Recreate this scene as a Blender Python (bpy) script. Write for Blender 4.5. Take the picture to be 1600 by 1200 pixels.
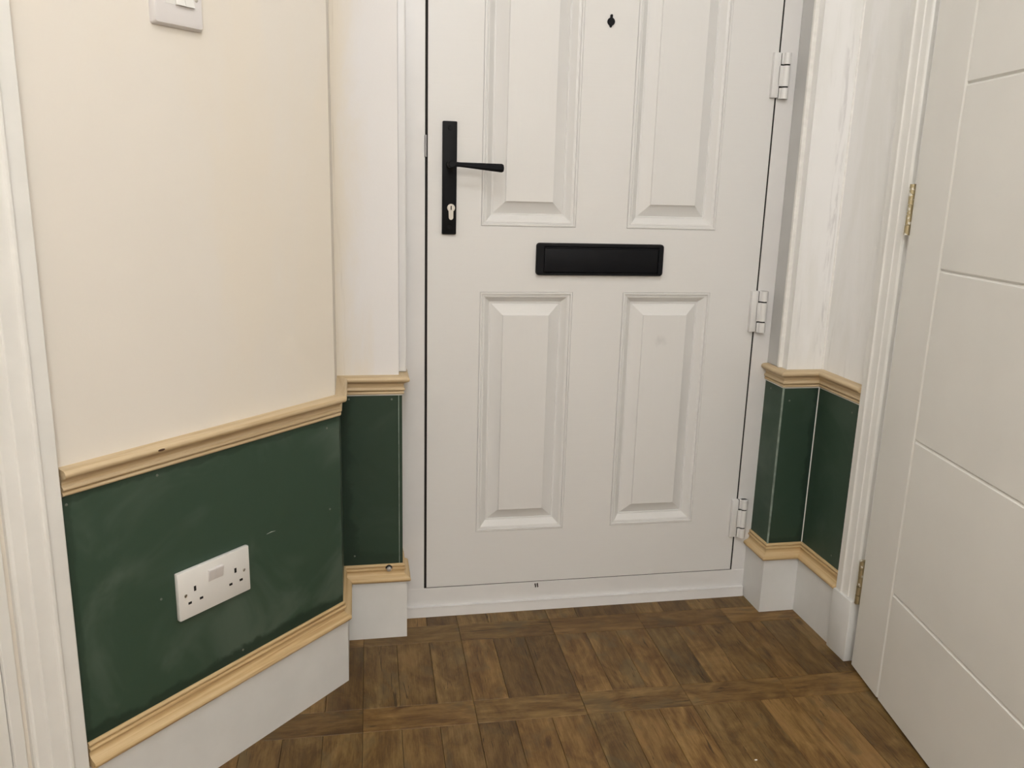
import bpy, bmesh, math, random
from mathutils import Vector, Matrix

for o in list(bpy.data.objects):
    bpy.data.objects.remove(o, do_unlink=True)
scene = bpy.context.scene
COL = scene.collection
random.seed(7)

# ------------------------------------------------------------------ camera
cam_d = bpy.data.cameras.new('camera')
cam_d.sensor_width = 36.0
cam_d.lens = 29.026
cam_d.clip_start = 0.02
cam = bpy.data.objects.new('camera', cam_d)
COL.objects.link(cam)
R_ = Vector((0.98302677, -0.18151866, 0.02663348))
U_ = Vector((0.01628721, 0.23094391, 0.97283073))
F_ = Vector((0.18273777, 0.95588487, -0.22998048))
cam.matrix_world = Matrix(((R_.x, U_.x, -F_.x, -0.15651604),
                           (R_.y, U_.y, -F_.y, -1.86744784),
                           (R_.z, U_.z, -F_.z, 1.03603964),
                           (0, 0, 0, 1)))
scene.camera = cam

# ------------------------------------------------------------------ world, exposure
world = bpy.data.worlds.new('world')
scene.world = world
world.use_nodes = True
world.node_tree.nodes['Background'].inputs[0].default_value = (0.5, 0.6, 0.75, 1)
world.node_tree.nodes['Background'].inputs[1].default_value = 0.3
scene.view_settings.view_transform = 'Standard'
scene.view_settings.look = 'None'
scene.view_settings.gamma = 1
scene.view_settings.use_curve_mapping = False
scene.view_settings.exposure = -0.10
LAMP_STRENGTH = 47.0          # lamp nearest the door
FILL_STRENGTH = 15.5     # added soft fill light further down the hall, out of view
LAMP_COLOUR = (1.0, 1.0, 1.01)

# ------------------------------------------------------------------ materials
def nmat(name):
    m = bpy.data.materials.new(name)
    m.use_nodes = True
    nt = m.node_tree
    b = nt.nodes['Principled BSDF']
    return m, nt, b

def node(nt, t, **kw):
    n = nt.nodes.new(t)
    for k, v in kw.items():
        if k in ('inp',):
            for kk, vv in v.items():
                n.inputs[kk].default_value = vv
        else:
            setattr(n, k, v)
    return n

def coords(nt, scale=(1, 1, 1), kind='Object'):
    tc = node(nt, 'ShaderNodeTexCoord')
    mp = node(nt, 'ShaderNodeMapping')
    mp.inputs['Scale'].default_value = scale
    nt.links.new(tc.outputs[kind], mp.inputs['Vector'])
    return mp.outputs['Vector']

def noise(nt, vec, scale, detail=3.0, rough=0.55, dist=0.0):
    n = node(nt, 'ShaderNodeTexNoise')
    n.inputs['Scale'].default_value = scale
    n.inputs['Detail'].default_value = detail
    n.inputs['Roughness'].default_value = rough
    n.inputs['Distortion'].default_value = dist
    nt.links.new(vec, n.inputs['Vector'])
    return n.outputs['Fac']

def ramp(nt, fac, stops):
    r = node(nt, 'ShaderNodeValToRGB')
    e = r.color_ramp.elements
    while len(e) < len(stops):
        e.new(0.5)
    for i, (p, c) in enumerate(stops):
        e[i].position = p
        e[i].color = (c[0], c[1], c[2], 1)
    nt.links.new(fac, r.inputs['Fac'])
    return r.outputs['Color']

def mixc(nt, fac, a, b, mode='MIX'):
    m = node(nt, 'ShaderNodeMix', data_type='RGBA', blend_type=mode)
    def put(s, v):
        if hasattr(v, 'is_output'):
            nt.links.new(v, s)
        elif isinstance(v, (int, float)):
            s.default_value = v
        else:
            s.default_value = (v[0], v[1], v[2], 1)
    put(m.inputs[0], fac)
    put(m.inputs[6], a)
    put(m.inputs[7], b)
    return m.outputs[2]

def math_(nt, op, a, b=None, c=None):
    m = node(nt, 'ShaderNodeMath', operation=op)
    for i, v in enumerate((a, b, c)):
        if v is None:
            continue
        if hasattr(v, 'is_output'):
            nt.links.new(v, m.inputs[i])
        else:
            m.inputs[i].default_value = v
    return m.outputs[0]

def smooth(nt, v, lo, hi):
    m = node(nt, 'ShaderNodeMapRange', interpolation_type='SMOOTHSTEP')
    nt.links.new(v, m.inputs['Value'])
    m.inputs['From Min'].default_value = lo
    m.inputs['From Max'].default_value = hi
    return m.outputs['Result']

def bump(nt, b, h, strength, dist):
    bp = node(nt, 'ShaderNodeBump')
    bp.inputs['Strength'].default_value = strength
    bp.inputs['Distance'].default_value = dist
    nt.links.new(h, bp.inputs['Height'])
    nt.links.new(bp.outputs['Normal'], b.inputs['Normal'])

def plain(name, col, rough=0.4, metal=0.0, var=0.06, vs=14.0, bstr=0.0, spec=0.5):
    m, nt, b = nmat(name)
    v = coords(nt)
    f = noise(nt, v, vs, 3)
    c = ramp(nt, f, [(0.3, [x * (1 - var) for x in col]), (0.7, [min(1, x * (1 + var)) for x in col])])
    nt.links.new(c, b.inputs['Base Color'])
    b.inputs['Roughness'].default_value = rough
    b.inputs['Metallic'].default_value = metal
    b.inputs['Specular IOR Level'].default_value = spec
    if bstr:
        bump(nt, b, noise(nt, v, 160, 2), bstr, 0.0006)
    return m

def wall_paint(name, c1, c2, lo=0.42, hi=0.62, sc=3.0):
    """emulsion with thin, patchy coverage over older paint"""
    m, nt, b = nmat(name)
    v = coords(nt, (1, 1, 0.45))
    f = smooth(nt, noise(nt, v, sc, 5, 0.6, 0.4), lo, hi)
    c = mixc(nt, f, c1, c2)
    v2 = coords(nt)
    nt.links.new(c, b.inputs['Base Color'])
    b.inputs['Roughness'].default_value = 0.62
    b.inputs['Specular IOR Level'].default_value = 0.3
    bump(nt, b, noise(nt, v2, 220, 3), 0.12, 0.0008)
    return m

M = {}
M['cream'] = wall_paint('cream_wall_paint', (0.80, 0.745, 0.655), (0.79, 0.75, 0.685))
def patchy():
    m, nt, b = nmat('patchy_wall_paint')
    v = coords(nt, (1, 1, 0.35))
    sx = node(nt, 'ShaderNodeSeparateXYZ')
    nt.links.new(coords(nt), sx.inputs[0])
    n1 = noise(nt, v, 9, 5, 0.6, 0.4)
    f = smooth(nt, math_(nt, 'MULTIPLY_ADD', n1, 0.16, sx.outputs['X']), -0.115, -0.035)
    c = mixc(nt, f, (0.79, 0.73, 0.63), (0.80, 0.79, 0.79))
    st = smooth(nt, noise(nt, coords(nt, (60, 60, 3)), 1.0, 4, 0.6, 0.8), 0.56, 0.72)
    near = math_(nt, 'SUBTRACT', 1.0, smooth(nt, sx.outputs['X'], -0.197, -0.178))
    c = mixc(nt, math_(nt, 'MULTIPLY', math_(nt, 'MULTIPLY', st, near), 0.55), c, (0.50, 0.44, 0.34))
    nt.links.new(c, b.inputs['Base Color'])
    b.inputs['Roughness'].default_value = 0.62
    b.inputs['Specular IOR Level'].default_value = 0.3
    bump(nt, b, noise(nt, coords(nt), 220, 3), 0.12, 0.0008)
    return m
M['patchy'] = patchy()
def primer():
    m, nt, b = nmat('pale_wall_paint')
    f = smooth(nt, noise(nt, coords(nt, (3, 3, 0.5)), 4.0, 5, 0.6, 0.4), 0.42, 0.62)
    c = mixc(nt, f, (0.90, 0.897, 0.89), (0.85, 0.847, 0.825))
    st = smooth(nt, noise(nt, coords(nt, (26, 26, 3.2)), 1.0, 5, 0.65, 0.6), 0.58, 0.74)
    c = mixc(nt, math_(nt, 'MULTIPLY', st, 0.4), c, (0.64, 0.635, 0.62))
    # rubbed filler smears beside the inner corner
    sx = node(nt, 'ShaderNodeSeparateXYZ')
    nt.links.new(coords(nt), sx.inputs[0])
    near = math_(nt, 'MULTIPLY', smooth(nt, sx.outputs['X'], 0.912, 0.930), math_(nt, 'SUBTRACT', 1.0, smooth(nt, sx.outputs['X'], 0.938, 0.945)))
    sm = smooth(nt, noise(nt, coords(nt, (60, 60, 6.5)), 1.0, 5, 0.65, 0.9), 0.47, 0.62)
    c = mixc(nt, math_(nt, 'MULTIPLY', math_(nt, 'MULTIPLY', sm, near), 0.38), c, (0.44, 0.43, 0.43))
    nt.links.new(c, b.inputs['Base Color'])
    b.inputs['Roughness'].default_value = 0.6
    b.inputs['Specular IOR Level'].default_value = 0.3
    bump(nt, b, noise(nt, coords(nt), 220, 3), 0.12, 0.0008)
    return m
M['primer'] = primer()
M['ceiling'] = plain('ceiling_paint', (0.82, 0.80, 0.76), 0.8, spec=0.2)
M['gloss'] = plain('white_gloss_trim', (0.805, 0.80, 0.77), 0.32, var=0.03)
M['skirt'] = plain('white_primed_board', (0.745, 0.748, 0.735), 0.45, var=0.03)
M['frame'] = plain('white_plastic_frame', (0.755, 0.75, 0.745), 0.28, var=0.02)
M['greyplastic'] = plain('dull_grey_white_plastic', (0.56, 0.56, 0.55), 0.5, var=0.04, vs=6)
M['hingew'] = plain('white_hinge_metal', (0.76, 0.757, 0.75), 0.32, var=0.02)
M['idoor'] = plain('painted_door', (0.80, 0.79, 0.752), 0.38, var=0.025, vs=5)
M['black'] = plain('black_powder_coat', (0.0045, 0.005, 0.007), 0.55, var=0.2, bstr=0.15, spec=0.18)
M['blackgap'] = plain('dark_rubber_seal', (0.012, 0.009, 0.008), 0.8, var=0.2)
M['socket'] = plain('white_moulded_plastic', (0.79, 0.785, 0.76), 0.3, var=0.02)
M['rocker'] = plain('pale_grey_plastic', (0.74, 0.715, 0.71), 0.3, var=0.02)
M['hole'] = plain('black_slot', (0.006, 0.005, 0.005), 0.8, var=0.1)
M['steel'] = plain('brushed_steel', (0.70, 0.70, 0.71), 0.28, 0.85, var=0.1)
M['darksteel'] = plain('dull_dark_steel', (0.25, 0.25, 0.26), 0.3, 0.9, var=0.15)
M['nickel'] = plain('satin_nickel', (0.60, 0.58, 0.54), 0.42, 0.9, var=0.08)
M['caulk'] = plain('white_caulk', (0.84, 0.83, 0.80), 0.5, var=0.06, vs=60)
M['nail'] = plain('dull_nail_head', (0.16, 0.18, 0.15), 0.5, 0.3)
M['underfloor'] = plain('dark_joint', (0.05, 0.033, 0.02), 0.8)
M['knot'] = plain('dark_wood_knot', (0.07, 0.03, 0.012), 0.6)
M['chip'] = plain('brown_chip', (0.05, 0.035, 0.03), 0.7)
M['edge'] = plain('worn_pale_green_edge', (0.22, 0.27, 0.235), 0.45, var=0.3, vs=40)

def brass():
    m, nt, b = nmat('paint_splashed_brass')
    v = coords(nt)
    f = smooth(nt, noise(nt, v, 60, 3), 0.56, 0.62)
    c = mixc(nt, f, (0.46, 0.39, 0.24), (0.74, 0.72, 0.64))
    nt.links.new(c, b.inputs['Base Color'])
    inv = math_(nt, 'MULTIPLY_ADD', f, -0.8, 0.85)
    nt.links.new(inv, b.inputs['Metallic'])
    b.inputs['Roughness'].default_value = 0.4
    return m
M['brass'] = brass()

def leaf_mat(name, smudge=None, axis='x'):
    """white moulded door skin with a fine embossed wood grain"""
    m, nt, b = nmat(name)
    v = coords(nt, (9, 9, 260) if axis == 'x' else (260, 260, 9))
    g = noise(nt, v, 1.0, 4, 0.65, 0.6)
    base = (0.765, 0.762, 0.752)
    c = ramp(nt, g, [(0.25, [x * 0.985 for x in base]), (0.75, base)])
    if smudge:
        tc = node(nt, 'ShaderNodeTexCoord')
        vm = node(nt, 'ShaderNodeVectorMath', operation='DISTANCE')
        nt.links.new(tc.outputs['Object'], vm.inputs[0])
        vm.inputs[1].default_value = smudge
        n2 = noise(nt, coords(nt, (1, 1, 0.6)), 55, 4, 0.6, 0.5)
        d = math_(nt, 'MULTIPLY_ADD', n2, 0.045, vm.outputs['Value'])
        k = math_(nt, 'SUBTRACT', 1.0, smooth(nt, d, 0.018, 0.042))
        c = mixc(nt, math_(nt, 'MULTIPLY', k, 0.30), c, (0.42, 0.42, 0.42))
    nt.links.new(c, b.inputs['Base Color'])
    b.inputs['Roughness'].default_value = 0.36
    bump(nt, b, g, 0.16, 0.0009)
    return m
M['leaf'] = leaf_mat('moulded_door_skin')
M['leafv'] = leaf_mat('moulded_door_skin_upright', None, 'z')

def pine(name, c_light, c_dark, c_mid, seed):
    m, nt, b = nmat(name)
    tc = node(nt, 'ShaderNodeTexCoord')
    mp = node(nt, 'ShaderNodeMapping')
    mp.inputs['Location'].default_value = (seed, seed * 0.7, seed * 0.3)
    mp.inputs['Scale'].default_value = (3.5, 90, 150)
    nt.links.new(tc.outputs['Object'], mp.inputs['Vector'])
    g = noise(nt, mp.outputs['Vector'], 1.0, 4, 0.6, 0.8)
    c = ramp(nt, g, [(0.30, c_dark), (0.48, c_mid), (0.66, c_light)])
    nt.links.new(c, b.inputs['Base Color'])
    b.inputs['Roughness'].default_value = 0.55
    bump(nt, b, g, 0.1, 0.0006)
    return m
M['pine'] = pine('bare_pine', (0.65, 0.52, 0.335), (0.49, 0.35, 0.185), (0.585, 0.45, 0.275), 1.3)
M['pine_low'] = pine('bare_pine_streaky', (0.68, 0.51, 0.29), (0.40, 0.24, 0.10), (0.60, 0.43, 0.22), 5.1)

def green_mat(name, w, h, bands, haze=0.5, seed=0.0, coat_shade=1.0):
    """dark green emulsion: hazy rolled paint over darker brushed-in edges.
    bands: (edge, width, strength) brushed strips along panel edges"""
    m, nt, b = nmat(name)
    tc = node(nt, 'ShaderNodeTexCoord')
    mp = node(nt, 'ShaderNodeMapping')
    mp.inputs['Location'].default_value = (seed, seed, seed)
    nt.links.new(tc.outputs['Object'], mp.inputs['Vector'])
    sx = node(nt, 'ShaderNodeSeparateXYZ')
    nt.links.new(tc.outputs['Object'], sx.inputs[0])
    v = mp.outputs['Vector']
    n1 = noise(nt, v, 5.5, 4, 0.55, 0.6)
    n2 = noise(nt, v, 16, 4, 0.6, 0.3)
    c = mixc(nt, math_(nt, 'MULTIPLY', smooth(nt, n1, 0.45, 0.68), haze), [x * coat_shade for x in (0.038, 0.072, 0.048)], [x * coat_shade for x in (0.092, 0.130, 0.100)])  # base darkened per board for a second coat and painted-in dimmer light
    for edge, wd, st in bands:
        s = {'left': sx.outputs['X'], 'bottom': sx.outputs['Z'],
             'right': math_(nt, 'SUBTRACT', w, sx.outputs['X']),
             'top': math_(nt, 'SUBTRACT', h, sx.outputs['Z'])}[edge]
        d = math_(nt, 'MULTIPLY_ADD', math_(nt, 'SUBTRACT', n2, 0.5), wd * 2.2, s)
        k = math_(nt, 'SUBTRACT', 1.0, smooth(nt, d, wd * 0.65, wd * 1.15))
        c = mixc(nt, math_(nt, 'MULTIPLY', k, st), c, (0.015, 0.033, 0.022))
    nt.links.new(c, b.inputs['Base Color'])
    rr = math_(nt, 'MULTIPLY_ADD', n2, 0.2, 0.42)
    nt.links.new(rr, b.inputs['Roughness'])
    b.inputs['Specular IOR Level'].default_value = 0.35
    bump(nt, b, noise(nt, v, 240, 3), 0.1, 0.0006)
    return m

def floor_mat():
    m, nt, b = nmat('mixed_wood_plank')
    oi = node(nt, 'ShaderNodeObjectInfo')
    tc = node(nt, 'ShaderNodeTexCoord')
    off = math_(nt, 'MULTIPLY', oi.outputs['Random'], 37.0)
    cb = node(nt, 'ShaderNodeCombineXYZ')
    for i in range(3):
        nt.links.new(off, cb.inputs[i])
    ad = node(nt, 'ShaderNodeVectorMath', operation='ADD')
    nt.links.new(tc.outputs['Object'], ad.inputs[0])
    nt.links.new(cb.outputs[0], ad.inputs[1])
    def mapped(scale):
        mp = node(nt, 'ShaderNodeMapping')
        mp.inputs['Scale'].default_value = scale
        nt.links.new(ad.outputs[0], mp.inputs['Vector'])
        return mp.outputs['Vector']
    fine = noise(nt, mapped((28, 330, 1)), 1.0, 4, 0.75, 0.3)
    streak = noise(nt, mapped((5, 44, 1)), 1.0, 4, 0.65, 1.1)
    patch = noise(nt, mapped((7, 14, 1)), 1.0, 5, 0.62, 1.2)
    blot = noise(nt, mapped((9, 15, 1)), 1.3, 3, 0.6, 0.8)
    wv = node(nt, 'ShaderNodeTexWave', wave_type='BANDS', bands_direction='Y', wave_profile='SIN')
    wv.inputs['Scale'].default_value = 5
    wv.inputs['Distortion'].default_value = 6
    wv.inputs['Detail'].default_value = 3
    wv.inputs['Detail Scale'].default_value = 1.0
    nt.links.new(mapped((1.0, 3.4, 1)), wv.inputs['Vector'])
    g = math_(nt, 'ADD', math_(nt, 'MULTIPLY', streak, 0.14), math_(nt, 'MULTIPLY', fine, 0.30))
    g = math_(nt, 'MULTIPLY_ADD', patch, 0.53, g)
    g = math_(nt, 'MULTIPLY_ADD', wv.outputs['Fac'], 0.03, g)
    c = ramp(nt, g, [(0.36, (0.070, 0.035, 0.011)), (0.45, (0.128, 0.072, 0.024)),
                     (0.53, (0.190, 0.119, 0.042)), (0.64, (0.300, 0.202, 0.085))])
    # grey weathering and redder heartwood in blots
    c = mixc(nt, math_(nt, 'MULTIPLY', smooth(nt, blot, 0.52, 0.70), 0.5), c, (0.118, 0.094, 0.050))
    c = mixc(nt, math_(nt, 'MULTIPLY', smooth(nt, patch, 0.56, 0.70), 0.35), c, (0.165, 0.078, 0.026))
    # sparse dark cracks along the grain
    cr = smooth(nt, noise(nt, mapped((9, 105, 1)), 1.0, 3, 0.55, 1.2), 0.64, 0.70)
    c = mixc(nt, math_(nt, 'MULTIPLY', cr, 0.75), c, (0.022, 0.011, 0.004))
    # a few knots
    vo = node(nt, 'ShaderNodeTexVoronoi', feature='F1')
    vo.inputs['Scale'].default_value = 1.0
    nt.links.new(mapped((5, 11, 0.01)), vo.inputs['Vector'])
    kn = math_(nt, 'SUBTRACT', 1.0, smooth(nt, math_(nt, 'MULTIPLY_ADD', streak, 0.12, vo.outputs['Distance']), 0.10, 0.19))
    c = mixc(nt, math_(nt, 'MULTIPLY', kn, 0.7), c, (0.045, 0.021, 0.007))
    # every plank its own tone
    tone = ramp(nt, oi.outputs['Random'], [(0.0, (0.62, 0.55, 0.48)), (0.25, (1.05, 1.0, 0.92)), (0.5, (0.84, 0.82, 0.78)),
                                           (0.75, (1.18, 1.08, 0.95)), (1.0, (0.76, 0.66, 0.55))])
    c = mixc(nt, 1.0, c, tone, 'MULTIPLY')
    nt.links.new(c, b.inputs['Base Color'])
    rr = math_(nt, 'MULTIPLY_ADD', fine, 0.2, 0.36)
    nt.links.new(rr, b.inputs['Roughness'])
    b.inputs['Specular IOR Level'].default_value = 0.35
    bump(nt, b, fine, 0.22, 0.0006)
    return m
M['plank'] = floor_mat()

def emis(name, col, s):
    m, nt, b = nmat(name)
    b.inputs['Base Color'].default_value = (0.9, 0.88, 0.84, 1)
    f = noise(nt, coords(nt), 3, 1)
    c = ramp(nt, f, [(0.0, [x * 0.98 for x in col]), (1.0, col)])
    nt.links.new(c, b.inputs['Emission Color'])
    b.inputs['Emission Strength'].default_value = s
    return m

# ------------------------------------------------------------------ mesh helpers
def box(bm, x0, x1, y0, y1, z0, z1, bev=0.0, seg=2):
    t = bmesh.new()
    vs = [t.verts.new((x, y, z)) for x in (x0, x1) for y in (y0, y1) for z in (z0, z1)]
    for f in ((0, 1, 3, 2), (4, 6, 7, 5), (0, 4, 5, 1), (2, 3, 7, 6), (0, 2, 6, 4), (1, 5, 7, 3)):
        t.faces.new([vs[i] for i in f])
    if bev:
        bmesh.ops.bevel(t, geom=t.edges[:], offset=bev, segments=seg, affect='EDGES', profile=0.5)
    join(bm, t)

def join(bm, t):
    me = bpy.data.meshes.new('tmp')
    t.to_mesh(me)
    t.free()
    bm.from_mesh(me)
    bpy.data.meshes.remove(me)

def prism(bm, pts, z0, z1):
    """plan polygon extruded upwards"""
    a = [bm.verts.new((x, y, z0)) for x, y in pts]
    b = [bm.verts.new((x, y, z1)) for x, y in pts]
    n = len(pts)
    bm.faces.new(a)
    bm.faces.new(b)
    for i in range(n):
        bm.faces.new((a[i], a[(i + 1) % n], b[(i + 1) % n], b[i]))

def extrude_y(bm, pts, y0, y1):
    """outline in x,z extruded along y"""
    a = [bm.verts.new((x, y0, z)) for x, z in pts]
    b = [bm.verts.new((x, y1, z)) for x, z in pts]
    n = len(pts)
    bm.faces.new(a)
    bm.faces.new(b)
    for i in range(n):
        bm.faces.new((a[i], a[(i + 1) % n], b[(i + 1) % n], b[i]))

def cyl(bm, p0, p1, r0, r1=None, n=20):
    r1 = r0 if r1 is None else r1
    p0, p1 = Vector(p0), Vector(p1)
    d = (p1 - p0).normalized()
    a = d.orthogonal().normalized()
    c = d.cross(a)
    A = [bm.verts.new(p0 + (a * math.cos(2 * math.pi * i / n) + c * math.sin(2 * math.pi * i / n)) * r0) for i in range(n)]
    B = [bm.verts.new(p1 + (a * math.cos(2 * math.pi * i / n) + c * math.sin(2 * math.pi * i / n)) * r1) for i in range(n)]
    bm.faces.new(A)
    bm.faces.new(B)
    for i in range(n):
        bm.faces.new((A[i], A[(i + 1) % n], B[(i + 1) % n], B[i]))

def lathe(bm, prof, axis='z', at=(0, 0, 0), n=28):
    rings = []
    for r, h in prof:
        ring = []
        for i in range(n):
            a = 2 * math.pi * i / n
            u, v = r * math.cos(a), r * math.sin(a)
            co = (u, v, h) if axis == 'z' else (u, h, v)
            ring.append(bm.verts.new(Vector(at) + Vector(co)))
        rings.append(ring)
    for k in range(len(rings) - 1):
        for i in range(n):
            bm.faces.new((rings[k][i], rings[k][(i + 1) % n], rings[k + 1][(i + 1) % n], rings[k + 1][i]))
    bm.faces.new(rings[0])
    bm.faces.new(rings[-1])

def obj(name, bm, mat, parent=None, smooth_=False, label=None, loc=None, rotz=None):
    bmesh.ops.recalc_face_normals(bm, faces=bm.faces[:])
    me = bpy.data.meshes.new(name)
    bm.to_mesh(me)
    bm.free()
    if isinstance(mat, str):
        mat = M[mat]
    me.materials.append(mat)
    if smooth_:
        for p in me.polygons:
            p.use_smooth = True
        try:
            me.set_sharp_from_angle(angle=math.radians(32))
        except Exception:
            pass
    o = bpy.data.objects.new(name, me)
    COL.objects.link(o)
    if parent is not None:
        o.parent = parent
    if loc is not None:
        o.location = loc
    if rotz is not None:
        o.rotation_euler = (0, 0, rotz)
    if label:
        o['label'] = label
    return o

def empty(name, loc=(0, 0, 0), rotz=0.0):
    o = bpy.data.objects.new(name, None)
    o.empty_display_size = 0.05
    COL.objects.link(o)
    o.location = loc
    o.rotation_euler = (0, 0, rotz)
    return o

def tag(o, label, cat, group=None, kind=None):
    o['label'] = label
    o['category'] = cat
    if group:
        o['group'] = group
    if kind:
        o['kind'] = kind
    return o

def struct(o, label, cat):
    return tag(o, label, cat, None, 'structure')

def B():
    return bmesh.new()

# ------------------------------------------------------------------ plan of the place (metres; y = 0 is the front door's face)
ANG = math.radians(43.4761)
LD = Vector((-math.sin(ANG), -math.cos(ANG)))      # along the splayed left wall, away from the door
LN = Vector((math.cos(ANG), -math.sin(ANG)))       # its normal, into the hall
LROT = math.pi / 2 - ANG                           # local x = towards the door, local y = into the wall
RROT = -math.pi / 2                                # right wall: local x = away from the door, y = into wall
CEIL = 2.4
SKO = 0.0155                                       # skirting face stands this far off the plaster

def offs(path, d):
    """offset a plan path to its right side by d, mitred"""
    out = []
    n = len(path)
    nr = []
    for i in range(n - 1):
        t = (path[i + 1] - path[i]).normalized()
        nr.append(Vector((t.y, -t.x)))
    for i in range(n):
        if i == 0:
            m = nr[0]
        elif i == n - 1:
            m = nr[-1]
        else:
            m = (nr[i - 1] + nr[i]) / (1 + nr[i - 1].dot(nr[i]))
        out.append(path[i] + m * d)
    return out

E0 = Vector((-0.1871, -0.2564))
LSK = [E0 + LD * 0.5585, E0, Vector((-0.1871, -0.094)), Vector((-0.0535, -0.094)), Vector((-0.0535, 0.0005))]
RSK = [Vector((0.8400, 0.0005)), Vector((0.8400, -0.0985)), Vector((0.9340, -0.0985)), Vector((0.9340, -0.2675))]
LW = offs(LSK, -SKO)
RW = offs(RSK, -SKO)

def sweep_piece(path, i, prof, z):
    """piece i of a mitred moulding: returns bm in the piece's own frame, its location and rotation"""
    a, b_ = path[i], path[i + 1]
    t = (b_ - a).normalized()
    rot = math.atan2(t.y, t.x)
    cols = [offs(path, n) for n, _ in prof]
    bm = B()
    L, Rr = [], []
    inv = Matrix.Rotation(-rot, 2)
    for k, (n, h) in enumerate(prof):
        for lst, idx in ((L, i), (Rr, i + 1)):
            q = inv @ (cols[k][idx] - a)
            lst.append(bm.verts.new((q.x, q.y, h)))
    m = len(prof)
    for k in range(m):
        bm.faces.new((L[k], L[(k + 1) % m], Rr[(k + 1) % m], Rr[k]))
    bm.faces.new(L)
    bm.faces.new(Rr)
    return bm, (a.x, a.y, z), rot

# ------------------------------------------------------------------ floor of separate planks
fl = empty('floor', (0, 0, 0))
struct(fl, 'brown mixed wood plank floor in a ladder pattern', 'floor')
bm = B()
box(bm, -1.6, 1.9, -4.2, 0.14, -0.06, -0.0045)
obj('subfloor', bm, 'underfloor', fl)
PW = 0.0752
GAP = 0.0003
def plank_mesh(L, name):
    b_ = B()
    box(b_, -L / 2 + GAP, L / 2 - GAP, -PW / 2 + GAP, PW / 2 - GAP, -0.0045, 0.0, 0.0007, 1)
    bmesh.ops.recalc_face_normals(b_, faces=b_.faces[:])
    me = bpy.data.meshes.new(name)
    b_.to_mesh(me)
    b_.free()
    me.materials.append(M['plank'])
    return me
CRS = 0.0745
LONG = 0.2365
PER = CRS + LONG
FROT = math.radians(-0.9)
me_c = plank_mesh(PW * 3, 'cross_plank')
me_l = plank_mesh(LONG, 'plank')
def put_plank(me, x, y, rot):
    o = bpy.data.objects.new('plank', me)
    COL.objects.link(o)
    o.parent = fl
    c, s = math.cos(FROT), math.sin(FROT)
    o.location = (x * c - y * s, x * s + y * c, 0)
    o.rotation_euler = (0, 0, rot + FROT)
def inside(x, y):
    if x > 0.97 or y > 0.13:
        return False
    p = Vector((x, y)) - LW[1]
    if p.dot(LN) < -0.13 and y < -0.2:
        return False
    if x < -0.3 and y > -0.2:
        return False
    return x > -1.25
y_top = -0.054
for k in range(-1, 5):
    yc = y_top - PER * k
    # cross course: y from yc to yc - CRS ; then upright planks below it
    for j in range(-7, 6):
        x = -0.1525 + PW * 3 * (j + 0.5)
        y = yc - CRS / 2
        if k >= 0 and inside(x + (0.05 if x < 0 else -0.05), y):
            put_plank(me_c, x, y, 0 if random.random() < .5 else math.pi)
    for j in range(-18, 16):
        x = -0.1525 + PW * (j + 0.5)
        y = yc - CRS - LONG / 2
        if inside(x, y if k >= 0 else 0.0):
            put_plank(me_l, x, y, math.pi / 2 if random.random() < .5 else -math.pi / 2)
bm = B()
box(bm, -1.35, 1.0, -4.1, -1.62, -0.0045, 0.0)
obj('far_boards', bm, 'plank', fl)

# ------------------------------------------------------------------ walls and ceiling
def wall(name, pts, z0, z1, mat, label):
    bm = B()
    prism(bm, pts, z0, z1)
    return struct(obj(name, bm, mat), label, 'wall')

def lw(t, n):
    """point on the splayed wall: t from its corner, n off the plaster"""
    p = LW[1] + LD * t + LN * n
    return (p.x, p.y)
L_OPEN0, L_OPEN1 = 0.640, 1.41
W1, W2, W3 = LW[1], LW[2], LW[3]
wl = wall('wall_left', [(W1.x, W1.y), lw(L_OPEN0, 0), lw(L_OPEN0, -0.10), (W2.x - 0.16, W2.y), (W2.x, W2.y)], 0, CEIL, 'cream',
          'splayed cream wall with the light switch and socket')
wall('wall_left_beyond', [lw(L_OPEN1, 0), lw(1.50, 0), lw(1.50, -0.10), lw(L_OPEN1, -0.10)], 0, CEIL, 'cream',
     'cream wall on the far side of the left doorway')
wall('wall_left_head', [lw(L_OPEN0, 0), lw(L_OPEN1, 0), lw(L_OPEN1, -0.10), lw(L_OPEN0, -0.10)], 2.02, CEIL, 'cream',
     'cream wall above the left doorway')
wfl = wall('wall_front_left', [(W2.x - 0.16, W2.y), (W3.x, W3.y), (W3.x, 0.13), (W2.x - 0.16, 0.13)], 0, CEIL, 'patchy',
           'narrow patchy cream wall left of the front door')
q1, q2, q3 = RW[1], RW[2], RW[3]
wfr = wall('wall_front_right', [(q1.x, q1.y), (q2.x + 0.12, q2.y), (q2.x + 0.12, 0.13), (q1.x, 0.13)], 0, CEIL, 'primer',
           'narrow pale wall right of the front door')
R_OPEN0, R_OPEN1 = -0.368, -1.140
wr = wall('wall_right', [(q2.x, q2.y), (q2.x, R_OPEN0 + 0.02), (q2.x + 0.12, R_OPEN0 + 0.02), (q2.x + 0.12, q2.y)], 0, CEIL, 'primer',
          'short pale wall between the front door corner and the right door')
wall('wall_right_beyond', [(q2.x, R_OPEN1), (q2.x, -4.1), (q2.x + 0.12, -4.1), (q2.x + 0.12, R_OPEN1)], 0, CEIL, 'cream',
     'cream wall behind the right door')
wall('wall_right_head', [(q2.x, R_OPEN0 + 0.02), (q2.x, R_OPEN1), (q2.x + 0.12, R_OPEN1), (q2.x + 0.12, R_OPEN0 + 0.02)], 2.02, CEIL, 'cream',
     'cream wall above the right door')
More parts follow.
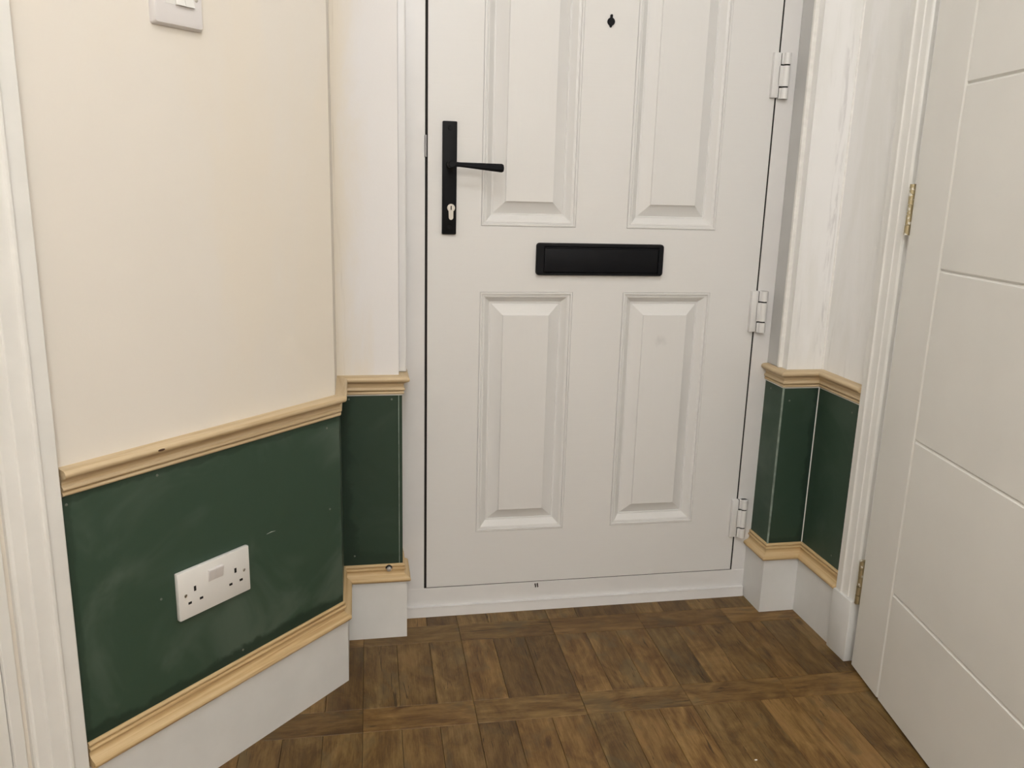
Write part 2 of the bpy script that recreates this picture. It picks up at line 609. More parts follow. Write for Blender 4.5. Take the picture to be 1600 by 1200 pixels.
wall('wall_cupboard', [(q2.x + 0.12, R_OPEN0 + 0.02), (q2.x + 0.7, R_OPEN0 + 0.02), (q2.x + 0.7, R_OPEN1), (q2.x + 0.12, R_OPEN1),
                       (q2.x + 0.12, R_OPEN1 - 0.05), (q2.x + 0.75, R_OPEN1 - 0.05), (q2.x + 0.75, R_OPEN0 + 0.07), (q2.x + 0.12, R_OPEN0 + 0.07)],
     0, CEIL, 'cream', 'plain wall inside the cupboard behind the right door')
lwb = lw(1.50, 0)
wall('wall_hall_left', [(lwb[0], lwb[1]), (lwb[0], -4.1), (lwb[0] - 0.1, -4.1), (lwb[0] - 0.1, lwb[1])], 0, CEIL, 'cream', 'cream hall wall on the left behind the camera')
wall('wall_back', [(lwb[0] - 0.1, -4.1), (q2.x + 0.12, -4.1), (q2.x + 0.12, -4.2), (lwb[0] - 0.1, -4.2)], 0, CEIL, 'cream', 'cream wall at the back of the hall')
wall('wall_above_door', [(W3.x, 0.0), (q1.x, 0.0), (q1.x, 0.13), (W3.x, 0.13)], 2.12, CEIL, 'primer', 'wall above the front door frame')
bm = B()
box(bm, -1.6, 1.9, -4.2, 0.14, CEIL, CEIL + 0.08)
struct(obj('ceiling', bm, 'ceiling'), 'plain white hall ceiling', 'ceiling')

# ------------------------------------------------------------------ green boards on the lower walls
PZ0, PZ1 = 0.184, 0.5895
PT = 0.0066                                       # board thickness
def board(parent, path, i, bands, haze, seed, nails, label, coat_shade=1.0):
    prof = [(0, 0), (PT, 0), (PT, PZ1 - PZ0), (0, PZ1 - PZ0)]
    bm, loc, rot = sweep_piece(path, i, prof, PZ0)
    w = (path[i + 1] - path[i]).length
    o = obj('wall_board', bm, green_mat('green_paint', w, PZ1 - PZ0, bands, haze, seed, coat_shade), parent, label=label, loc=loc, rotz=rot)
    for x, z in nails:
        b2 = B()
        lathe(b2, [(0.0022, 0), (0.0022, 0.0006), (0.0012, 0.0010)], 'z', n=10)
        for v in b2.verts:
            v.co = Vector((x + v.co.x, -PT - v.co.z, z - PZ0 + v.co.y))
        obj('nail_head', b2, 'nail', o)
    return o
wlen = (LW[1] - LW[0]).length
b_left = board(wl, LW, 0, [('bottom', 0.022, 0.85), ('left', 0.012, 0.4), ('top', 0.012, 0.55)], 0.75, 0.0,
      [(wlen - 0.547, 0.5751), (wlen - 0.4005, 0.5785), (wlen - 0.031, 0.5708), (wlen - 0.028, 0.401), (wlen - 0.410, 0.367), (wlen - 0.255, 0.1986)],
      'large dark green painted board with hazy roller marks')
# pale scratch beside the socket
b2 = B()
extrude_y(b2, [(wlen - 0.189, 0.2195), (wlen - 0.178, 0.2200), (wlen - 0.168, 0.2190), (wlen - 0.178, 0.2207)], -PT - 0.0004, -PT)
obj('scratch', b2, 'caulk', b_left)
board(wl, LW, 1, [('left', 0.02, 0.5)], 0.3, 2.0, [], None)
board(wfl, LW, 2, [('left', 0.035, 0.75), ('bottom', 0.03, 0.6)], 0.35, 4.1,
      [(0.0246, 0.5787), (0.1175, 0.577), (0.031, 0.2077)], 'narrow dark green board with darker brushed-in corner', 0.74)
board(wfl, LW, 3, [], 0.3, 5.0, [], None)
board(wfr, RW, 0, [('top', 0.02, 0.3)], 0.6, 7.7, [(0.03, 0.572)], 'narrow green board in the door reveal')
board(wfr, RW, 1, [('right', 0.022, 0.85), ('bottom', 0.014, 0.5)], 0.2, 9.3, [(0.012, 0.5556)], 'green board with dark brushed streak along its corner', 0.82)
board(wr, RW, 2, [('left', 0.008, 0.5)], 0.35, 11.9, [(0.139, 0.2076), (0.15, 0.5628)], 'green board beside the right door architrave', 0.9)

def strip(name, parent, x, y, r, z0, z1, mat):
    bm = B()
    cyl(bm, (x, y, z0), (x, y, z1), r, r, 8)
    return obj(name, bm, mat, parent, True)
# painted corner bead and caulk lines
RP = offs(RW, PT)
LP = offs(LW, PT)
strip('corner_bead', wfr, RP[1].x + 0.0010, RP[1].y + 0.0010, 0.0026, PZ0, PZ1, 'edge')
strip('caulk_line', wr, RP[2].x - 0.0002, RP[2].y - 0.0002, 0.0016, PZ0, PZ1, 'caulk')
strip('corner_filler', wr, RW[2].x + 0.001, RW[2].y + 0.001, 0.0048, 0.631, CEIL, 'caulk')
strip('corner_bead', wfl, LP[3].x - 0.0075, LP[3].y + 0.0008, 0.0013, PZ0, PZ1, 'edge')
def caulk_run(parent, path, i, z):
    bm, loc, rot = sweep_piece(path, i, [(PT - 0.001, 0), (PT + 0.0018, 0), (PT + 0.0006, -0.0034), (PT - 0.001, -0.0034)], z)
    obj('caulk_line', bm, 'caulk', parent, loc=loc, rotz=rot)
for i in (2, 3):
    caulk_run(wfl, LW, i, 0.5895)
for i in (0, 1):
    caulk_run(wfr, RW, i, 0.5895)
caulk_run(wr, RW, 2, 0.5895)

# ------------------------------------------------------------------ mouldings
def arc(cx, cy, r, a0, a1, n):
    return [(cx + r * math.cos(math.radians(a0 + (a1 - a0) * k / n)), cy + r * math.sin(math.radians(a0 + (a1 - a0) * k / n))) for k in range(n + 1)]
RAIL = [(0, 0), (0.0072, 0)] + arc(0.0078, 0.0036, 0.0033, -80, 65, 5) + [(0.0074, 0.0074), (0.0078, 0.0086)] + arc(0.0096, 0.0118, 0.0033, -75, 70, 5) + \
       [(0.0094, 0.0158), (0.0090, 0.0190), (0.0096, 0.0225), (0.0116, 0.0256), (0.0150, 0.0280)] + arc(0.0168, 0.0352, 0.0062, -85, 78, 7) + [(0.0140, 0.0418), (0, 0.0425)]
LOW = [(n * 1.06, 0.0425 - h) for n, h in RAIL][::-1]
trim_n = [0]
def trim(suffix=''):
    trim_n[0] += 1
    return 'trim_%d' % trim_n[0]
def rails(path, prof, z, mat, labels):
    out = []
    for i, lb in enumerate(labels):
        bm, loc, rot = sweep_piece(path, i, prof, z)
        o = obj(trim(), bm, mat, None, True, loc=loc, rotz=rot)
        struct(o, lb, 'moulding')
        out.append(o)
    return out
up = rails(LW, RAIL, 0.5885, 'pine', ['long bare pine chair rail on the splayed left wall', 'short return of the pine chair rail round the left wall corner',
                                 'short pine chair rail on the narrow wall left of the front door', 'stub of pine chair rail turning into the left door reveal'])
rails(RW, RAIL, 0.5885, 'pine', ['pine chair rail stub in the right door reveal', 'short pine chair rail on the narrow wall right of the front door',
                                 'pine chair rail running up to the right door architrave'])
lo = rails(LW, LOW, 0.1425, 'pine_low', ['long streaky pine moulding above the left skirting', 'short return of lower pine moulding round the left corner',
                                    'short lower pine moulding left of the front door holding a metal screw', 'lower pine moulding stub in the left reveal'])
rails(RW, LOW, 0.1425, 'pine_low', ['lower pine moulding stub in the right door reveal', 'short lower pine moulding right of the front door',
                                    'lower pine moulding running to the right door plinth'])
b2 = B()
lathe(b2, [(0.0002, 0.0), (0.0042, 0.0), (0.0030, 0.0006)], 'z', n=12)
kx = wlen - 0.400
for v in b2.verts:
    v.co = Vector((kx + v.co.x * 1.5, -0.0229 - v.co.z, 0.0352 + v.co.y * 0.45))
obj('knot', b2, 'knot', up[0])
SK = [(0, 0), (SKO, 0), (SKO, 0.1412), (SKO - 0.0012, 0.1425), (0, 0.1425)]
sk_names = ['baseboard_left', 'baseboard_left_return', 'baseboard_front_left', 'baseboard_left_reveal']
sk_labels = ['long plain white skirting board on the splayed left wall', 'white skirting return round the left wall corner',
             'short square-ended white skirting left of the front door', 'white skirting end in the left reveal']
for i in range(4):
    bm, loc, rot = sweep_piece(LW, i, SK, 0.0002)
    struct(obj(sk_names[i], bm, 'skirt', None, loc=loc, rotz=rot), sk_labels[i], 'skirting')
sk_names = ['baseboard_right_reveal', 'baseboard_front_right', 'baseboard_right']
sk_labels = ['white skirting in the right door reveal', 'short white skirting facing out right of the front door', 'white skirting between the corner and the right door plinth']
for i in range(3):
    bm, loc, rot = sweep_piece(RW, i, SK, 0.0002)
    struct(obj(sk_names[i], bm, 'skirt', None, loc=loc, rotz=rot), sk_labels[i], 'skirting')

# ------------------------------------------------------------------ front door frame
DW, ZB, ZT = 0.80, 0.0744, 2.05
FL, FR = -0.069, 0.8555                           # frame outer edges
fr = empty(trim(), (0.4, 0, 0))
struct(fr, 'white plastic front door frame with low threshold', 'door frame')
def fpart(name, bm, mat, sm=False):
    for v in bm.verts:
        v.co.x -= 0.4
    return obj(name, bm, mat, fr, sm)
bm = B(); box(bm, FL, -0.0058, 0.001, 0.07, 0, 2.12, 0.0012); lj = fpart('jamb', bm, 'frame')
bm = B(); box(bm, DW + 0.0050, FR, 0.001, 0.07, 0, 2.12, 0.0012); fpart('jamb', bm, 'frame')
bm = B(); box(bm, -0.0045, DW + 0.0045, 0.001, 0.07, ZT + 0.003, 2.12, 0.002); fpart('frame_head', bm, 'frame')
bm = B(); box(bm, -0.06, DW + 0.045, 0.0005, 0.0695, 0.002, ZB - 0.0028, 0.0012); th = fpart('threshold', bm, 'frame')
bm = B(); prism(bm, [(0, 0)] * 0 + [(-0.052, -0.0115), (0.838, -0.0115), (0.838, 0.002), (-0.052, 0.002)], 0.0, 0.0235)
bm.verts.ensure_lookup_table()
for v in bm.verts:
    if v.co.z > 0.01 and v.co.y < 0:
        v.co.y = -0.0085
fpart('threshold_lip', bm, 'frame')
bm = B(); prism(bm, [(-0.052, -0.0095), (0.838, -0.0095), (0.838, 0.0005), (-0.052, 0.0005)], 0.0235, 0.0258); fpart('threshold_bead', bm, 'frame')
bm = B(); box(bm, -0.0062, 0.0002, 0.0030, 0.03, ZB - 0.003, 2.06); fpart('seal', bm, 'blackgap')
bm = B(); box(bm, DW - 0.0002, DW + 0.0052, 0.0030, 0.03, ZB - 0.003, 2.06); fpart('seal', bm, 'blackgap')
bm = B(); box(bm, 0.0, DW, 0.0030, 0.03, ZB - 0.0030, ZB + 0.0002); fpart('seal', bm, 'blackgap')
# side extensions in the reveals
bm = B(); box(bm, FL, -0.0505, -0.052, 0.001, 0.6312, 2.12, 0.003); fpart('frame_extension', bm, 'frame')
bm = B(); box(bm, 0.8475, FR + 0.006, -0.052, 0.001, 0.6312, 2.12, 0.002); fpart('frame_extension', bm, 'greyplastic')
bm = B(); box(bm, 0.8455, 0.862, -0.0605, -0.052, 0.6312, 2.12, 0.0015); fpart('caulk_bead', bm, 'caulk')
# strike keep on the latch side, chips on the threshold
bm = B(); box(bm, -0.0075, -0.002, -0.0028, 0.010, 1.098, 1.145, 0.0015); fpart('strike_plate', bm, 'darksteel')
for k in range(2):
    bm = B()
    x = 0.2745 + 0.0055 * k
    extrude_y(bm, [(x - 0.0024, 0.0668), (x + 0.0010, 0.0678 + 0.001 * k), (x + 0.0026, 0.0580), (x + 0.0002, 0.0556)], -0.0003, 0.0006)
    fpart('chip', bm, 'chip')

# ------------------------------------------------------------------ front door
d1 = empty('door_1', (0, 0, 0))
struct(d1, 'white four-panel front door with black handle and letterplate', 'front door')
X1, X2, X3, X4 = 0.1196, 0.3390, 0.4610, 0.6804
Z1, Z2, Z3, Z4 = 0.8052, 0.2151, 0.9534, 1.86
bm = B()
for x0, x1 in ((0, X1), (X2, X3), (X4, DW)):
    box(bm, x0, x1, 0, 0.02, ZB, ZT)
for x0, x1 in ((X1, X2), (X3, X4)):
    for z0, z1 in ((ZB, Z2), (Z1, Z3), (Z4, ZT)):
        box(bm, x0, x1, 0, 0.02, z0, z1)
obj('door_leaf', bm, 'leaf', d1)
PANEL = [(0, 0.0), (0.0005, 0.0016), (0.0009, 0.0016), (0.0014, -0.0016), (0.0052, -0.0016), (0.0058, 0.0016), (0.0068, 0.0026), (0.0082, 0.0024), (0.0088, 0.0012),
         (0.0125, 0.0022), (0.0230, 0.0136), (0.0250, 0.0150), (0.0272, 0.0146), (0.0280, 0.0164), (0.0288, 0.0164), (0.0545, 0.0028), (0.0548, -0.0002), (0.0556, -0.0008)]
def raised_panel(x0, x1, z0, z1, mat):
    bm = B()
    rings = []
    for d, y in PANEL:
        rings.append([bm.verts.new(c) for c in ((x0 + d, y, z0 + d), (x1 - d, y, z0 + d), (x1 - d, y, z1 - d), (x0 + d, y, z1 - d))])
    for a, b_ in zip(rings, rings[1:]):
        for i in range(4):
            bm.faces.new((a[i], a[(i + 1) % 4], b_[(i + 1) % 4], b_[i]))
    bm.faces.new(rings[-1])
    bk = [bm.verts.new((v.co.x, 0.02, v.co.z)) for v in rings[0]]
    for i in range(4):
        bm.faces.new((rings[0][i], rings[0][(i + 1) % 4], bk[(i + 1) % 4], bk[i]))
    bm.faces.new(bk)
    return obj('raised_panel', bm, mat, d1)
raised_panel(X1, X2, Z2, Z1, 'leafv')
M['smudge'] = leaf_mat('moulded_door_skin_smudged', (0.563, 0.0, 0.690), 'z')
raised_panel(X3, X4, Z2, Z1, 'smudge')
raised_panel(X1, X2, Z3, Z4, 'leafv')
raised_panel(X3, X4, Z3, Z4, 'leafv')

# handle
bm = B(); box(bm, 0.0312, 0.0630, -0.0085, 0, 0.9335, 1.1750, 0.0022, 2)
hp = obj('handle_plate', bm, 'black', d1, True, label='tall black handle backplate')
SX, SZ = 0.0468, 1.0838
bm = B()
lathe(bm, [(0.0085, -0.0080), (0.0085, -0.0100), (0.0072, -0.0110), (0.0066, -0.040), (0.0080, -0.0440), (0.0080, -0.0540), (0.0060, -0.0560)], 'y', (SX, 0, SZ), 20)
N8 = 8
sec = [(0.000, 0.0062), (0.012, 0.0054), (0.018, 0.0052), (0.106, 0.0096), (0.109, 0.0096), (0.1125, 0.0075), (0.1135, 0.0035)]
rings = []
for x, r in sec:
    ring = []
    for k in range(N8):
        a = 2 * math.pi * (k + 0.5) / N8
        ring.append(bm.verts.new((SX + x, -0.0488 + r * 0.95 * math.cos(a), SZ + r * math.sin(a) - 0.052 * max(0, x - 0.012))))
    rings.append(ring)
for a, b_ in zip(rings, rings[1:]):
    for i in range(N8):
        bm.faces.new((a[i], a[(i + 1) % N8], b_[(i + 1) % N8], b_[i]))
bm.faces.new(rings[0]); bm.faces.new(rings[-1])
obj('lever', bm, 'black', hp, True, label='tapered black door lever')
# euro cylinder
cy, rr_ = 0.9915, 0.0085
pts = [(0.0508 + rr_ * math.cos(math.radians(a)), cy + rr_ * math.sin(math.radians(a))) for a in range(-55, 236, 15)]
pts += [(0.0508 - 0.0049, cy - 0.021)] + [(0.0508 + 0.0049 * math.cos(math.radians(a)), cy - 0.021 + 0.0049 * math.sin(math.radians(a))) for a in range(195, 346, 30)] + [(0.0508 + 0.0049, cy - 0.021)]
bm = B(); extrude_y(bm, pts, -0.0118, -0.004)
lc = obj('lock_cylinder', bm, 'nickel', hp, label='satin nickel keyhole cylinder')
bm = B(); box(bm, 0.0496, 0.0520, -0.0121, -0.011, cy - 0.0035, cy + 0.0045); box(bm, 0.0500, 0.0516, -0.0121, -0.011, cy - 0.0050, cy - 0.003)
obj('keyway', bm, 'hole', hp)
for z in (1.1608, 0.9485):
    bm = B(); lathe(bm, [(0.0050, -0.0080), (0.0050, -0.0094), (0.0042, -0.0102), (0.0020, -0.0102), (0.0016, -0.0090)], 'y', (0.0472, 0, z), 14)
    obj('screw', bm, 'black', hp, True)

# letterplate
def rrect(x0, x1, z0, z1, r, n=5):
    p = []
    for cx, cz, a0 in ((x1 - r, z1 - r, 0), (x0 + r, z1 - r, 90), (x0 + r, z0 + r, 180), (x1 - r, z0 + r, 270)):
        for k in range(n + 1):
            a = math.radians(a0 + 90 * k / n)
            p.append((cx + r * math.cos(a), cz + r * math.sin(a)))
    return p
LX0, LX1, LZ0, LZ1 = 0.2478, 0.5530, 0.8445, 0.9180
bm = B()
levels = [(0.0, 0.0), (0.0, -0.0080), (0.0016, -0.0112), (0.0060, -0.0118)]
rings = [[bm.verts.new((x, y, z)) for x, z in rrect(LX0 + d, LX1 - d, LZ0 + d, LZ1 - d, max(0.0075 - d, 0.0015))] for d, y in levels]
inner = [bm.verts.new((x, -0.0118, z)) for x, z in rrect(LX0 + 0.0165, LX1 - 0.0125, LZ0 + 0.0060, LZ1 - 0.0068, 0.0008)]
inner2 = [bm.verts.new((v.co.x, -0.0052, v.co.z)) for v in inner]
rings += [inner, inner2]
n = len(inner)
for a, b_ in zip(rings, rings[1:]):
    for i in range(n):
        bm.faces.new((a[i], a[(i + 1) % n], b_[(i + 1) % n], b_[i]))
bm.faces.new(rings[0]); bm.faces.new(inner2)
lp = obj('letterplate', bm, 'black', d1, True, label='wide black letterplate frame')
bm = B()
box(bm, LX0 + 0.0185, LX1 - 0.0140, -0.0104, -0.0045, LZ0 + 0.0075, LZ1 - 0.0125, 0.0012, 2)
cyl(bm, (LX0 + 0.0175, -0.0080, LZ1 - 0.0108), (LX1 - 0.0130, -0.0080, LZ1 - 0.0108), 0.0026, None, 10)
obj('letter_flap', bm, 'black', lp, True)

# peephole cover
PX, PZc = 0.3985, 1.3968
bm = B()
lathe(bm, [(0.0084, 0.0), (0.0084, -0.0030), (0.0070, -0.0044), (0.0010, -0.0046)], 'y', (PX, 0, PZc), 28)
extrude_y(bm, rrect(PX - 0.0024, PX + 0.0030, PZc + 0.006, PZc + 0.0148, 0.0022), -0.0034, 0)
extrude_y(bm, [(PX - 0.0042, PZc - 0.0068), (PX + 0.0032, PZc - 0.0068), (PX + 0.0008, PZc - 0.0118), (PX - 0.0018, PZc - 0.0118)], -0.0034, 0)
obj('peephole_cover', bm, 'black', d1, True, label='small black peephole cover')

# flag hinges
def flag_hinge(z0, z1):
    h = z1 - z0
    bm = B()
    xl, xm, xr = 0.7855, 0.8025, 0.8270
    box(bm, xl, xm, -0.0110, 0.0005, z0, z1, 0.0015, 2)
    a, b_ = z0 + 0.26 * h, z1 - 0.285 * h
    box(bm, xm - 0.004, xr - 0.008, -0.0110, -0.001, a, b_, 0.0012, 2)
    cyl(bm, (xr - 0.0088, -0.0085, a), (xr - 0.0088, -0.0085, b_), 0.0088, None, 20)
    o = obj('hinge', bm, 'hingew', d1, True, label='white door hinge plate')
    for s, (c, d) in enumerate(((z0 - 0.002, a - 0.0034), (b_ + 0.0034, z1 - 0.0005))):
        b2 = B()
        cyl(b2, (xr - 0.0088, -0.0085, c), (xr - 0.0088, -0.0085, d), 0.0088, None, 20)
        box(b2, xm + 0.0026, xr, -0.0090, 0.0012, c, d, 0.0008, 1)
        obj('knuckle', b2, 'hingew', o, True)
    b2 = B()
    cyl(b2, (xr - 0.0088, -0.0085, z0 + 0.004), (xr - 0.0088, -0.0085, z1 - 0.004), 0.0070, None, 16)
    box(b2, xm - 0.002, xr - 0.009, -0.0070, -0.0005, z0 + 0.001, z1 - 0.001)  # black pin and backing strip paint in the shade of the hinge gaps
    obj('hinge_pin_gap_shade', b2, 'hole', o, True)
flag_hinge(1.2560, 1.3540)
flag_hinge(0.7105, 0.8105)
flag_hinge(0.1700, 0.2720)

# ------------------------------------------------------------------ right door, slightly ajar
DROT = math.atan2(-0.98725, -0.159176)
d2 = empty('door_2', (0.9330, -0.3620, 0.0), DROT)
struct(d2, 'white grooved internal door standing ajar on the right', 'door')
DW2, DB, DT = 0.762, 0.0065, 1.981
bm = B(); box(bm, 0, DW2, 0.0042, 0.035, DB, DT); obj('door_core', bm, 'idoor', d2)
GX0, GX1 = 0.1290, DW2 - 0.129
gz = [DB, 0.2495, 0.5770, 0.9090, 1.2390, 1.5690, DT]
def field(name, x0, x1, z0, z1, ins):
    """flat face piece whose grooved sides are chamfered; ins = left,right,bottom,top chamfer"""
    bm = B()
    a = [bm.verts.new(c) for c in ((x0, 0.0043, z0), (x1, 0.0043, z0), (x1, 0.0043, z1), (x0, 0.0043, z1))]
    l, r, b_, t = ins
    f = [bm.verts.new(c) for c in ((x0 + l, 0, z0 + b_), (x1 - r, 0, z0 + b_), (x1 - r, 0, z1 - t), (x0 + l, 0, z1 - t))]
    bm.faces.new(f)
    bm.faces.new(a)
    for i in range(4):
        bm.faces.new((a[i], a[(i + 1) % 4], f[(i + 1) % 4], f[i]))
    obj(name, bm, 'idoor', d2)
G = 0.0040
field('stile', 0, GX0, DB, DT, (0.0006, G, 0.0006, 0.0006))
field('stile', GX1, DW2, DB, DT, (G, 0.0006, 0.0006, 0.0006))
for k in range(6):
    field('door_panel', GX0, GX1, gz[k], gz[k + 1], (G, G, G if k else 0.0006, G if k < 5 else 0.0006))
# butt hinges in the gap
def butt(z0, z1):
    h = z1 - z0
    bm = B()
    n = 5
    for k in range(n):
        a, b_ = z0 + h * k / n + 0.0004, z0 + h * (k + 1) / n - 0.0004
        rr2 = 0.0056 if k in (0, 4) else 0.0048 + 0.0004 * (k % 2)
        cyl(bm, (-0.0058, -0.0030, a), (-0.0058, -0.0030, b_), rr2, None, 16)
    box(bm, -0.0085, -0.0010, -0.0012, 0.024, z0, z1)
    obj('hinge', bm, 'brass', d2, True, label='paint-splashed brass butt hinge')
butt(0.9665, 1.0665)
butt(0.1545, 0.2590)
butt(1.70, 1.80)
bm = B()
lathe(bm, [(0.026, 0.0), (0.026, -0.006), (0.010, -0.008), (0.009, -0.035), (0.024, -0.045), (0.027, -0.056), (0.018, -0.066), (0.004, -0.068)], 'y', (DW2 - 0.06, 0, 1.0), 24)
obj('door_knob', bm, 'nickel', d2, True)

# architrave around the right door, on plinth blocks
AR = [(0, 0), (0, -0.0150), (0.0012, -0.0162), (0.0205, -0.0162), (0.0212, -0.0190), (0.0235, -0.0205), (0.0262, -0.0202), (0.0280, -0.0180), (0.0300, -0.0172),
      (0.0330, -0.0168), (0.0480, -0.0160), (0.0495, -0.0140), (0.0515, -0.0136), (0.0640, -0.0126), (0.0665, -0.0110), (0.0680, -0.0080), (0.0680, 0)]
ra = empty(trim(), (q2.x, -0.2680, 0), RROT)
struct(ra, 'white moulded architrave on a plinth block at the right door', 'architrave')
bm = B(); prism(bm, AR, 0.1500, 2.05); obj('architrave_leg', bm, 'gloss', ra)
bm = B(); box(bm, 0.0002, 0.0735, -0.0232, 0, 0.0004, 0.1500, 0.0024, 2); obj('plinth_block', bm, 'skirt', ra, True)
far = -0.268 - R_OPEN1
bm = B(); prism(bm, [(far + 0.075 - x, y) for x, y in AR], 0.1500, 2.05); obj('architrave_leg', bm, 'gloss', ra)
bm = B(); box(bm, far + 0.004, far + 0.078, -0.0232, 0, 0.0004, 0.1500, 0.0024, 2); obj('plinth_block', bm, 'skirt', ra, True)
bm = B(); box(bm, 0, far + 0.075, -0.0162, 0, 2.0, 2.068, 0.002); obj('architrave_head', bm, 'gloss', ra)
bm = B(); box(bm, 0.0735, 0.0940, -0.0010, 0.12, 0.0004, 2.0); obj('door_lining', bm, 'gloss', ra)
bm = B(); box(bm, 0.0940, 0.1060, 0.050, 0.12, 0.0004, 1.99); obj('door_stop', bm, 'gloss', ra)
bm = B(); box(bm, 0.0735, far, 0.0, 0.12, 1.992, 2.02); obj('door_lining', bm, 'gloss', ra)

# ------------------------------------------------------------------ left doorway
la_p = lw(0, 0)
la = empty(trim(), (la_p[0], la_p[1], 0), LROT)
struct(la, 'white moulded architrave at the left edge of the hall', 'architrave')
ARL = [(-0.5570 - x * 1.10, y) for x, y in AR]
bm = B(); prism(bm, ARL, 0.0004, 2.06); obj('architrave_leg', bm, 'gloss', la)
bm = B(); prism(bm, [(-L_OPEN1 - 0.06 + x, y) for x, y in AR], 0.0004, 2.06); obj('architrave_leg', bm, 'gloss', la)
bm = B(); box(bm, -L_OPEN1 - 0.06, -0.56, -0.0162, 0, 2.0, 2.07, 0.002); obj('architrave_head', bm, 'gloss', la)
bm = B(); box(bm, -0.655, -0.6385, -0.004, 0.10, 0.0004, 2.0, 0.001); obj('door_lining', bm, 'gloss', la)
bm = B(); box(bm, -L_OPEN1, -L_OPEN1 + 0.012, 0.0, 0.10, 0.0004, 2.0, 0.001); obj('door_lining', bm, 'gloss', la)
bm = B(); box(bm, -0.668, -0.655, 0.048, 0.10, 0.0004, 1.99, 0.001); obj('door_stop', bm, 'gloss', la)
d3 = empty('door_3', (la_p[0], la_p[1], 0), LROT)
struct(d3, 'closed white door in the left doorway', 'door')
bm = B(); box(bm, -L_OPEN1 + 0.014, -0.6555, 0.003, 0.044, 0.006, 1.985, 0.001); obj('door_leaf', bm, 'idoor', d3)
bm = B()
lathe(bm, [(0.026, 0.006), (0.026, 0.000), (0.010, -0.002), (0.009, -0.030), (0.024, -0.040), (0.027, -0.050), (0.018, -0.060), (0.004, -0.062)], 'y', (-L_OPEN1 + 0.08, 0, 1.0), 24)
obj('door_knob', bm, 'nickel', d3, True)

# ------------------------------------------------------------------ double socket
so_p = lw(0.3110, PT)
so = empty('wall_socket', (so_p[0], so_p[1], 0.3160), LROT)
tag(so, 'white double wall socket on the large dark green board', 'socket')
bm = B(); box(bm, -0.0732, 0.0732, -0.0095, 0, 0, 0.0860, 0.0022, 2)
obj('faceplate', bm, 'socket', so, True)
for sx in (-0.0416, 0.0416):
    for dx, dz, w_, h_ in ((0.0, 0.0495, 0.0044, 0.0088), (-0.0112, 0.0272, 0.0066, 0.0042), (0.0112, 0.0272, 0.0066, 0.0042)):
        bm = B(); box(bm, sx + dx - w_ / 2, sx + dx + w_ / 2, -0.0098, -0.006, dz - h_ / 2, dz + h_ / 2)
        obj('pin_slot', bm, 'hole', so)
for sx in (-0.0600, 0.0602):
    bm = B(); lathe(bm, [(0.0030, -0.0090), (0.0030, -0.0099), (0.0022, -0.0101)], 'y', (sx, 0, 0.0430), 14)
    s_ = obj('screw', bm, 'nickel', so, True)
    bm = B(); box(bm, -0.0026, 0.0026, -0.01035, -0.0098, -0.0005, 0.0005)
    for v in bm.verts:
        x_, z_ = v.co.x, v.co.z
        v.co.x = sx + x_ * 0.6 - z_ * 0.8
        v.co.z = 0.0430 + x_ * 0.8 + z_ * 0.6
    obj('screw_slot', bm, 'hole', s_)
for k in (0, 1):
    bm = B()
    x0 = -0.0148 + 0.0149 * k
    prof = [(-0.0085, 0), (-0.0102, 0.0005), (-0.0145, 0.0195), (-0.0142, 0.0215), (-0.0085, 0.0225)]
    a = [bm.verts.new((x0, y, 0.0500 + z)) for y, z in prof]
    b_ = [bm.verts.new((x0 + 0.0146, y, 0.0500 + z)) for y, z in prof]
    bm.faces.new(a); bm.faces.new(b_)
    for i in range(5):
        bm.faces.new((a[i], a[(i + 1) % 5], b_[(i + 1) % 5], b_[i]))
    obj('rocker', bm, 'rocker', so)

# ------------------------------------------------------------------ light switch
sw_p = lw(0.3100, 0.0)
sw = empty('light_switch', (sw_p[0], sw_p[1], 1.2560), LROT)
tag(sw, 'white three-gang light switch high on the cream wall', 'switch')
bm = B()
pl = [(0.0, 0.0, 0.0), (0.0, -0.0040, 0.0), (0.0030, -0.0100, 0.0030), (0.0060, -0.0108, 0.0060)]
rings = [[bm.verts.new((x, y, z)) for x, z in rrect(-0.0430 + d, 0.0430 - d, d2_, 0.0860 - d2_, 0.0040)] for d, y, d2_ in pl]
n = len(rings[0])
for a, b_ in zip(rings, rings[1:]):
    for i in range(n):
        bm.faces.new((a[i], a[(i + 1) % n], b_[(i + 1) % n], b_[i]))
bm.faces.new(rings[0]); bm.faces.new(rings[-1])
obj('faceplate', bm, 'rocker', sw, True)
for k, (y0, y1) in enumerate(((-0.0112, -0.0150), (-0.0155, -0.0112), (-0.0150, -0.0112))):
    x0 = -0.0222 + 0.0158 * k
    bm = B()
    prof = [(-0.009, 0.0305), (y0, 0.0305), (-0.0116, 0.043), (y1, 0.0555), (-0.009, 0.0555)]
    a = [bm.verts.new((x0, y, z)) for y, z in prof]
    b_ = [bm.verts.new((x0 + 0.0152, y, z)) for y, z in prof]
    bm.faces.new(a); bm.faces.new(b_)
    for i in range(5):
        bm.faces.new((a[i], a[(i + 1) % 5], b_[(i + 1) % 5], b_[i]))
    obj('rocker', bm, 'socket', sw)
for sx in (-0.0302, 0.0302):
    bm = B(); lathe(bm, [(0.0030, -0.0100), (0.0030, -0.0112), (0.0020, -0.0116)], 'y', (sx, 0, 0.0430), 14)
    obj('screw', bm, 'nickel', sw, True)

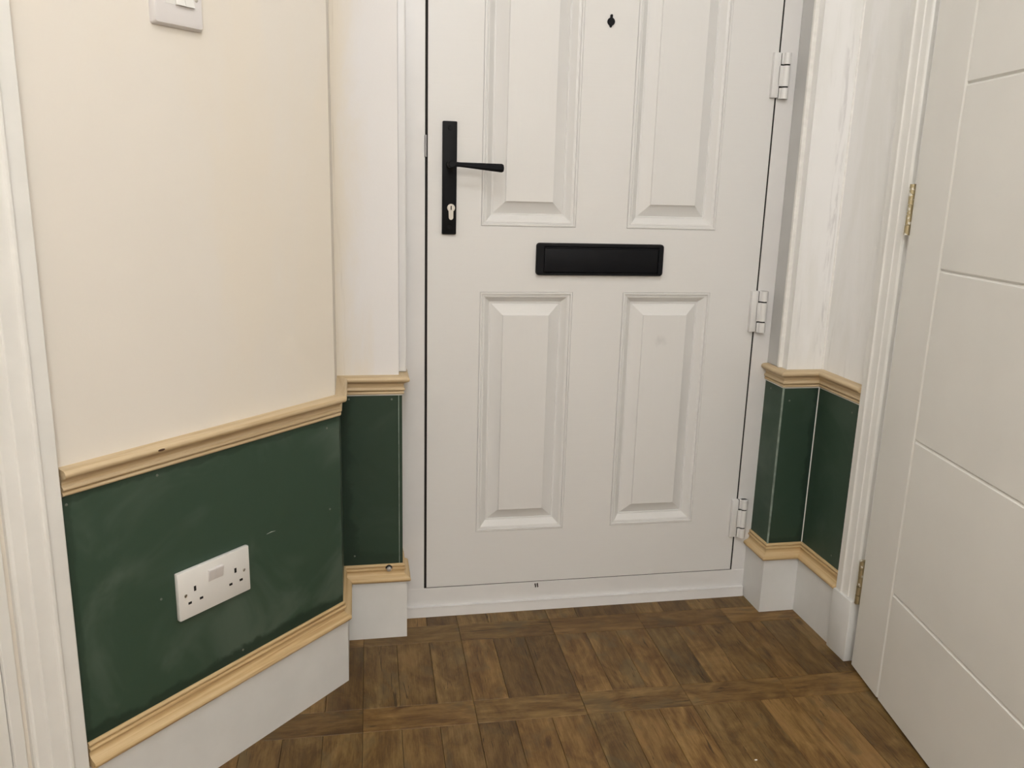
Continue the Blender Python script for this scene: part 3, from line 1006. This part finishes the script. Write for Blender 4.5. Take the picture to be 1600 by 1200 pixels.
# ------------------------------------------------------------------ small loose things
sc = empty('metal_screw', (-0.0943, LW[3].y - 0.0105, 0.1762))
tag(sc, 'small shiny metal screw head on the lower pine moulding', 'screw')
bm = B(); lathe(bm, [(0.0030, 0.004), (0.0050, -0.0030), (0.0060, -0.0060), (0.0058, -0.0088), (0.0042, -0.0108), (0.0014, -0.0116)], 'y', (0, 0, 0), 18)
obj('screw_head', bm, 'steel', sc, True)
bm = B(); lathe(bm, [(0.0076, 0.003), (0.0076, -0.0022), (0.0064, -0.0034), (0.0056, -0.0026)], 'y', (0, 0, 0), 18)
obj('cup_washer', bm, 'hole', sc, True)
bm = B()
bmesh.ops.create_icosphere(bm, subdivisions=1, radius=0.0026)
for v in bm.verts:
    v.co = Vector((v.co.x * 1.3, v.co.y * random.uniform(0.5, 0.9), max(-0.0009, v.co.z * 0.5) + 0.0009))
cr = obj('paint_crumb', bm, 'caulk', None, loc=(0.5684, -0.6267, 0.0001))
tag(cr, 'tiny white crumb of paint lying on the wooden floor', 'crumb')

# ------------------------------------------------------------------ ceiling lamp and added fill globe
M['globe'] = emis('lit_opal_glass', LAMP_COLOUR, LAMP_STRENGTH)
M['fill_globe'] = emis('added_fill_glow', LAMP_COLOUR, FILL_STRENGTH)
def globe_lamp(x, y, label, gm, rad=0.10):
    r = empty('ceiling_lamp_or_fill', (x, y, CEIL))
    tag(r, label, 'lamp', 'ceiling lamps')
    bm = B(); lathe(bm, [(0.055, 0.0), (0.055, -0.012), (0.045, -0.022), (0.010, -0.026)], 'z', n=28); obj('ceiling_rose', bm, 'nickel', r, True)
    bm = B(); cyl(bm, (0, 0, -0.02), (0, 0, -0.09), 0.008, None, 14); obj('stem', bm, 'nickel', r, True)
    bm = B(); bmesh.ops.create_uvsphere(bm, u_segments=24, v_segments=16, radius=rad, matrix=Matrix.Translation((0, 0, -0.08 - rad))); obj('globe', bm, gm, r, True)
globe_lamp(-0.05, -1.45, 'opal globe ceiling lamp nearest the front door', 'globe')
globe_lamp(-0.15, -3.1, 'added fill globe, unseen at the back of the hall', 'fill_globe', 0.30)  # unseen, added to soften and even out the light on the door
